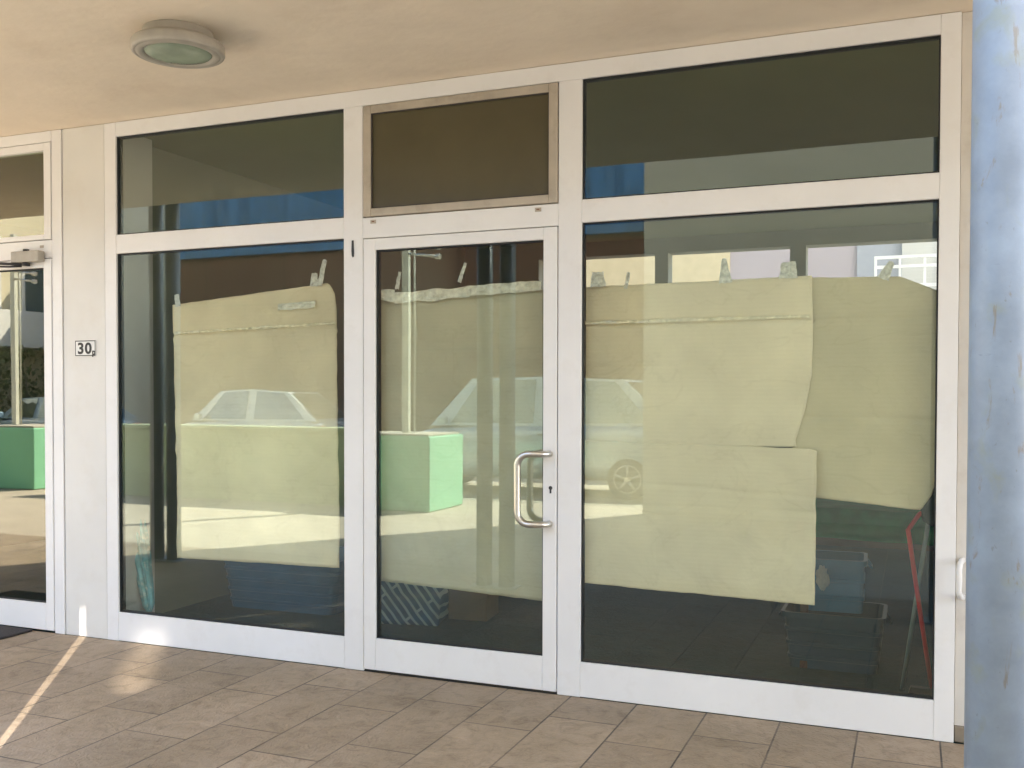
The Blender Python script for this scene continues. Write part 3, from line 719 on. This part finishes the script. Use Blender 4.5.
# green cloth over a low table
t = thing('side_table', 'brown wooden side table under the green cloth behind the right pane', 'table', (-.2, 1.15, 0))
MB().box(-.36, .42, -.22, .26, .80, .83, .004).build('table_top', mat('brown_wood', (.09, .05, .035), .6, var=.2), t)
for sx in (-.33, .38):
    for sy in (-.19, .22): MB().box(sx-.02, sx+.02, sy-.02, sy+.02, 0, .80, .002).build('leg', mat('brown_wood_leg', (.09, .05, .035), .6), t)
MB().box(-.31, .36, -.20, -.18, .66, .798).build('apron', mat('brown_wood_apron', (.10, .06, .045), .6), t)
bm = bmesh.new(); V = []
for i in range(31):
    row = []
    for j in range(19):
        x = -.60+i/30*.86; s_ = j/18*.72
        if s_ < .16: y = .905-.014*math.sin(x*26)*(1-s_/.16); z = .70+s_
        elif s_ < .18: y = .915; z = .845+(s_-.16)*.5
        else: y = .915+(s_-.18); z = .853
        y += .01*noise.noise(Vector((x*8, s_*6, 0))); z += .014*noise.noise(Vector((x*6, s_*5, 4)))+.035*max(0, (x*-1-.1))*(.4)
        row.append(bm.verts.new((x, y, z)))
    V.append(row)
for i in range(30):
    for j in range(18): bm.faces.new((V[i][j], V[i+1][j], V[i+1][j+1], V[i][j+1])).smooth = True
b = MB(); b.bm.free(); b.bm = bm; gc = b.build('cloth', mat('green_cloth', (.01, .26, .10), .8, var=.3, scale=12))
gc.modifiers.new('thickness', 'SOLIDIFY').thickness = .004
tag(gc, 'dark green cloth draped on the brown side table', 'cloth')
# broom poles
t = thing('broom', 'red handled broom leaning at the right edge of the right pane', 'broom', (.085, .62, 0))
MB().tube([(.008, .02, .05), (-.05, -.10, .45), (-.103, -.20, .83), (-.06, -.21, .90), (-.02, -.22, .94)], .011, 12).build('handle', mat('red_plastic', (.80, .03, .03), .35, var=.1), t)
b = MB(); b.prism([(-.10, .0), (.10, .0), (.085, .045), (-.085, .045)], 'y', .0, .04); b.build('brush', M['dark'], t)
t = thing('mop_pole', 'grey metal pole leaning behind the red broom handle', 'pole', (-.04, .72, 0))
MB().tube([(0, 0, .005), (.133, -.32, 1.066)], .010, 12).build('tube', mat('grey_tube', (.30, .38, .38), .35, var=.1), t)
MB().tube([(.1335, -.321, 1.067), (.145, -.35, 1.16)], .013, 12).build('grip', M['dark'], t)
# dark shoulder bag on the right
bm = bmesh.new(); bmesh.ops.create_icosphere(bm, subdivisions=4, radius=1)
for v in bm.verts:
    p = v.co.copy(); k = 1+.22*noise.noise(p*2.2)
    v.co = Vector((p.x*.085*k+.02*p.z, p.y*.07*k, p.z*.125*k+(.03 if p.z > .3 else 0)))
for f in bm.faces: f.smooth = True
b = MB(); b.bm.free(); b.bm = bm
t = thing('hanging_bag', 'crumpled black bag hanging above the red broom handle', 'bag', (.115, .40, .985))
b.build('body', mat('black_cloth', (.006, .012, .010), .8, var=.2), t)
MB().tube([(-.03, 0, .12), (-.02, .01, .24), (.03, .01, .36), (.06, 0, .24), (.05, 0, .11)], .008, 8).build('strap', M['dark'], t)
# white rag over the crate edge
bm = bmesh.new(); bmesh.ops.create_icosphere(bm, subdivisions=3, radius=1)
for v in bm.verts:
    p = v.co.copy(); k = 1+.5*noise.noise(p*2.6); v.co = Vector((p.x*.03*k, p.y*.02*k, p.z*.06*k))
b = MB(); b.bm.free(); b.bm = bm; rg = b.build('rag', mat('white_rag', (.6, .62, .6), .9, var=.1)); rg.location = (-.43, .86, .50)
tag(rg, 'white crumpled rag peeping out beside the lower right paper corner', 'rag')

# ------------------------------------------------------------------ street side: what the glass mirrors
def planter(x1, y1, label, s_=1.):
    t_ = thing('planter_box', label, 'planter', (x1-.57, y1-.5, 0), group='green painted concrete boxes with posts')
    b = MB(); b.box(-.57, .57, -.49, .49, .001, .93, .012); b.build('box', M['green'], t_)
    MB().box(-.53, .53, -.45, .45, .9305, .96, .004).build('cap', M['concrete'], t_)
    return t_
planter(-5.515, -6.34, 'green concrete box with a sunlit side mirrored in the lower part of the door glass')
planter(-12.30, -6.56, 'green concrete box mirrored in the glass of the left entrance')
def lamp_post(x, y, label):
    t_ = thing('lamp_post', label, 'post', (x, y, .96), group='pale posts standing in the green boxes')
    b = MB(); b.box(-.045, .045, -.035, .035, 0, 3.0, .004); b.build('post', M['postw'], t_)
    b = MB(); b.cyl((.12, 0, 0), (.12, 0, 2.95), .011, n=10); b.build('conduit', M['postw'], t_)
    for dz in (0, -.12):
        b = MB(); b.tube([(.04, .02, 2.42+dz), (.46, .06, 2.36+dz)], .018, 10)
        b.cyl((.46, .06, 2.36+dz), (.52, .065, 2.352+dz), .035, n=14); b.build('arm', M['steel'], t_)
lamp_post(-6.08, -6.80, 'pale post with two short arms mirrored in the left part of the door glass')
lamp_post(-13.15, -7.0, 'pale post mirrored in the glass of the left entrance')
lw = MB()
for a0, a1 in ((-26, -13.6), (-11.2, -6.68)):
    for k in range(12): lw.box(a0, a1, -6.75+.012*(k % 2), -6.57-.012*(k % 2), .001+k*.08, .001+(k+1)*.08)
    lw.box(a0, a1, -6.79, -6.53, .962, 1.02, .01)
t = lw.build('low_wall', mat('pale_green_render', (.42, .48, .30), .85, var=.08)); tag(t, 'long low grooved pale green wall between the pavement and the parked cars', 'wall')

def car(name, loc, rz, paint, label, L_=4.15, H=1.62, W=1.76, hood=.98, nose=.1):
    t_ = thing(name, label, 'car', loc, rz, 'cars parked across the street')
    mp_ = mat(name+'_paint', paint, .25, metal=.2, var=.03, coat=1)
    def loft(st, mtl, nm, caps=True):
        b = MB(); rings = []
        for (x, zl, zh, hw, tw_) in st:
            ring = [(x, -hw*.93, zl), (x, -hw, zl+(zh-zl)*.30), (x, -hw*.985, zl+(zh-zl)*.75), (x, -tw_, zh), (x, -tw_*.5, zh+.015), (x, tw_*.5, zh+.015), (x, tw_, zh), (x, hw*.985, zl+(zh-zl)*.75), (x, hw, zl+(zh-zl)*.30), (x, hw*.93, zl)]
            rings.append([b.bm.verts.new(p) for p in ring])
        for i in range(len(rings)-1):
            for k in range(10): b.bm.faces.new((rings[i][k], rings[i][(k+1) % 10], rings[i+1][(k+1) % 10], rings[i+1][k])).smooth = True
        b.bm.faces.new(rings[0][::-1]); b.bm.faces.new(rings[-1]); o = b.build(nm, mtl, t_)
        md = o.modifiers.new('round', 'SUBSURF'); md.levels = 1; md.render_levels = 2
        return o
    h2 = W/2
    body = loft([(0, .34, .62, h2*.72, h2*.6), (.12, .22, .78, h2*.9, h2*.8), (.5, .2, .90, h2*.99, h2*.9), (1.0, .2, hood, h2, h2*.93), (1.6, .2, hood+.04, h2, h2*.94), (2.8, .2, hood+.07, h2, h2*.94), (L_-.5, .2, hood+.08, h2*.99, h2*.92), (L_-.1, .25, hood+.05, h2*.93, h2*.84), (L_, .34, hood-.1, h2*.85, h2*.7)], mp_, 'body')
    # greenhouse
    xa, xb, xc, xd = 1.0, 1.65, L_-.95, L_-.12
    zb_ = hood+.02
    cab = MB(); P = {}
    for nm, x, z, hw in (('a', xa, zb_, h2*.86), ('b', xb, H-.03, h2*.68), ('m', (xb+xc)/2, H, h2*.70), ('c', xc, H-.05, h2*.67), ('d', xd, zb_+.02, h2*.84)):
        P[nm] = [Vector((x, -hw, z)), Vector((x, hw, z))]
    ar = [P['a'], P['b'], P['m'], P['c'], P['d']]
    vs = [[cab.bm.verts.new(p) for p in q] for q in ar]
    for i in range(4): cab.bm.faces.new((vs[i][0], vs[i+1][0], vs[i+1][1], vs[i][1]))
    mb_ = [cab.bm.verts.new(((xb+xc)/2, sy*h2*.88, zb_)) for sy in (-1, 1)]
    for s_ in (0, 1):
        cab.bm.faces.new((vs[0][s_], vs[1][s_], mb_[s_])); cab.bm.faces.new((vs[1][s_], vs[2][s_], mb_[s_])); cab.bm.faces.new((vs[2][s_], vs[3][s_], mb_[s_])); cab.bm.faces.new((vs[3][s_], vs[4][s_], mb_[s_]))
    co_ = cab.build('cabin', mp_, t_)
    def pane(nm, pts, n_):
        b = MB(); c = sum((Vector(p) for p in pts), Vector())/len(pts)
        q = [c+(Vector(p)-c)*.88+Vector(n_)*.012 for p in pts]; q2 = [p-Vector(n_)*.006 for p in q]
        A = [b.bm.verts.new(p) for p in q]; B = [b.bm.verts.new(p) for p in q2]; k_ = len(A)
        b.bm.faces.new(A); b.bm.faces.new(B[::-1])
        for i in range(k_): b.bm.faces.new((A[i], B[i], B[(i+1) % k_], A[(i+1) % k_]))
        return b.build(nm, M['cargl'], t_)
    pane('windscreen', [P['a'][0], P['b'][0], P['b'][1], P['a'][1]], (-.7, 0, .7))
    pane('rear_window', [P['c'][0], P['d'][0], P['d'][1], P['c'][1]], (.7, 0, .6))
    for s_, sy in ((0, -1), (1, 1)):
        mlow = Vector(((xb+xc)/2, sy*h2*.88, zb_)); mt_ = P['m'][s_]
        pane('side_window', [P['a'][s_]+Vector((.25, 0, 0)), P['b'][s_]+Vector((.08, 0, 0)), mt_-Vector((.04, 0, 0)), mlow-Vector((.04, 0, 0))], (0, sy, .25))
        pane('side_window', [mlow+Vector((.04, 0, 0)), mt_+Vector((.04, 0, 0)), P['c'][s_]-Vector((.05, 0, 0)), P['d'][s_]-Vector((.22, 0, 0))], (0, sy, .25))
        b = MB(); b.box(xa+.22, xa+.36, sy*(h2+.02)-.06, sy*(h2+.02)+.08, zb_+.02, zb_+.16, .03, 2); b.build('mirror', mp_, t_)
        b = MB(); b.box(.08, .32, sy*h2*.72-.16, sy*h2*.72+.16, .64, .78, .03, 2); b.build('headlight', M['lens'], t_)
        b = MB(); b.box(L_-.22, L_-.02, sy*h2*.74-.14, sy*h2*.74+.14, .70, .92, .03, 2); b.build('tail_light', M['redlens'], t_)
        for x in (.80, L_-.78):
            b = MB(); b.cyl((x, sy*(h2-.20), .31), (x, sy*(h2+.012), .31), .31, n=28); wl = b.build('wheel', M['tyre'], t_)
            b = MB(); b.cyl((x, sy*(h2-.02), .31), (x, sy*(h2+.020), .31), .055, .05, n=16)
            for q in range(5):
                a_ = q/5*2*PI+.3; b.tube([(x+.04*math.cos(a_), sy*(h2+.016), .31+.04*math.sin(a_)), (x+.20*math.cos(a_), sy*(h2+.016), .31+.20*math.sin(a_))], .022, 6)
            b.tube([(x+.205*math.cos(q/24*2*PI), sy*(h2+.012), .31+.205*math.sin(q/24*2*PI)) for q in range(25)], .014, 6)
            b.build('rim', M['steel'], wl)
        for x in (1.35, 2.35):
            b = MB(); b.box(x+.55, x+.72, sy*(h2+.004)-.01, sy*(h2+.004)+.01, hood-.12, hood-.09, .004); b.build('door_handle', M['dark'], t_)
    return t_
car('parked_car', (-8.25, -10.6, -.12), 0, (.42, .52, .60), 'silver-blue high parked car mirrored across the middle door and the right pane', 5.1, 1.86, 1.8, 1.06)
car('parked_car', (-15.6, -13.6, -.12), 0, (.62, .63, .62), 'small white car mirrored on the tall paper of the left pane', 4.3, 1.68, 1.7)
car('parked_car', (-20.6, -13.2, -.12), .15, (.20, .30, .40), 'blue-grey car mirrored in the glass of the left entrance', 4.1, 1.5)

# grey building opposite, casting the shade over the porch
t = thing('grey_building', 'tall grey rendered building mirrored as a pale grey zone in the right pane', 'building', (0, 0, 0))
b = MB(); b.prism([(-3.05, -7.2), (3.25, -15.9), (9, -15.9), (9, -7.2)], 'z', 0, 6.4); b.build('wall', M['greyb'], t)
# added unseen sun blocker on its roof; slits shape the floor streak and glow
sx_ = [(.610, .634, 6.4, 9.62)]
for x, w_ in ((.955, .003), (1.00, .005), (1.045, .007), (1.09, .009), (1.135, .009), (1.18, .008), (1.225, .006), (1.27, .003)): sx_.append((x, x+w_, 7.9+1.1*abs(x-1.11), 8.965))
b = MB(); cur = -3.05
for (a0, a1, z0, z1) in sx_:
    b.box(cur, a0, -7.204, -7.2, 6.401, 9.62)
    if z0 > 6.5: b.box(a0, a1, -7.204, -7.2, 6.401, z0); b.box(a0, a1, -7.204, -7.2, z1, 9.62)
    cur = a1
b.box(cur, 9, -7.204, -7.2, 6.401, 9.62); b.build('sun_slit_screen', M['postw'], t)
for x in (-1.6, 1.2, 4.0):
    for z in (4.4,):
        f = MB().box(x, x+1.1, -7.198, -7.17, z, z+1.3, .004).build('window_frame', M['white'], t)
        MB().box(x+.08, x+1.02, -7.169, -7.16, z+.08, z+1.22).build('pane', M['cargl'], f)
# brown building with blue band
t = thing('brown_building', 'brown panelled building with a blue band mirrored above the papers', 'building', (0, 0, 0))
MB().box(-19.5, 2, -26, -18, -.12, 5.25).build('wall', M['brown'], t)
MB().box(-19.6, 2, -26, -17.85, 5.252, 7.2).build('fascia', M['blue'], t)
t = thing('low_annex', 'plain grey-green annex wall mirrored at the left end of the left pane', 'building', (0, 0, 0))
MB().box(-27, -19.7, -24, -19, -.12, 7.6).build('wall', M['greyb'], t)
# pale building facing the sun
t = thing('pale_building', 'sunlit pale yellow building with a white balcony band mirrored in the left entrance', 'building', (0, 0, 0))
MB().box(-34, -24, -18.5, -5, -.12, 8.5).build('wall', M['pale'], t)
MB().box(-23.998, -23.0, -18.2, -6, 2.75, 3.75, .01).build('balcony', M['white'], t)
for y in (-17.2, -15.6, -13.9, -12.0, -10):
    f = MB().box(-23.998, -23.93, y-.45, y+.45, 3.76, 5.9, .004).build('window', M['white'], t)
    MB().box(-23.928, -23.92, y-.36, y+.36, 3.85, 5.8).build('pane', M['cargl'], f)
# hedge below the balcony
bm = bmesh.new()
for i in range(5200):
    p = Vector((random.uniform(-23.0, -22.2), random.uniform(-18, -7), random.uniform(.0, 2.5+.2*math.sin(i))))
    p += Vector((noise.noise(p*1.3)*.3, 0, noise.noise(p*.9)*.35))
    if p.z < -.1: continue
    a = Vector((random.gauss(0, 1), random.gauss(0, 1), random.gauss(0, 1))).normalized(); c = a.orthogonal().normalized(); s_ = random.uniform(.05, .11)
    d = a.cross(c)
    bm.faces.new([bm.verts.new(p+q) for q in (c*s_, d*s_*.5, -c*s_, -d*s_*.5)])
me = bpy.data.meshes.new('hedge'); bm.to_mesh(me); bm.free(); me.materials.append(mat('hedge_leaf', (.12, .15, .06), .7, var=.4, scale=5))
t = thing('hedge', 'dark green hedge under the white balcony band mirrored in the left entrance', 'hedge', (0, 0, 0))
o = bpy.data.objects.new('foliage', me); link(o, t)
b = MB()
for k in range(12): b.tube([(-22.6, -17.5+k*.9, -.12), (-22.6+.1*math.sin(k), -17.5+k*.9+.1, 1.2), (-22.55, -17.4+k*.9, 2.0)], [.04, .03, .012], 6)
b.build('stem', M['skirt'], t)

# ------------------------------------------------------------------ courtyard building seen through the back windows
t = thing('courtyard_building', 'sunlit cream and lilac house seen through the high back windows above the papers', 'building', (0, 0, 0))
MB().box(-12, -3.0, 13, 16, -.12, 7).build('wall', mat('cream_render', (.62, .52, .32), .9, var=.06), t)
MB().box(-2.998, -.9, 13.02, 16, -.12, 7).build('wall', M['lilac'], t)
MB().box(-.898, 4, 12.98, 16, -.12, 7).build('wall', mat('grey_blue_render', (.34, .36, .40), .9, var=.06), t)
MB().box(-12, -3.0, 12.8, 12.998, 2.6, 3.22).build('ledge', mat('beige_render', (.50, .47, .42), .9, var=.06), t)
f = MB().box(-.2, 1.6, 12.9, 12.978, 3.0, 4.9).build('shutter', M['shutter'], t)
b = MB()
for z in (3.15, 3.45, 3.6): b.box(-.6, 2, 12.2, 12.24, z, z+.05)
for k in range(8): b.box(-.6+k*.36, -.56+k*.36, 12.208, 12.232, 2.9, 3.6)
b.build('railing', mat('railing_white', (.8, .8, .78), .5), t)
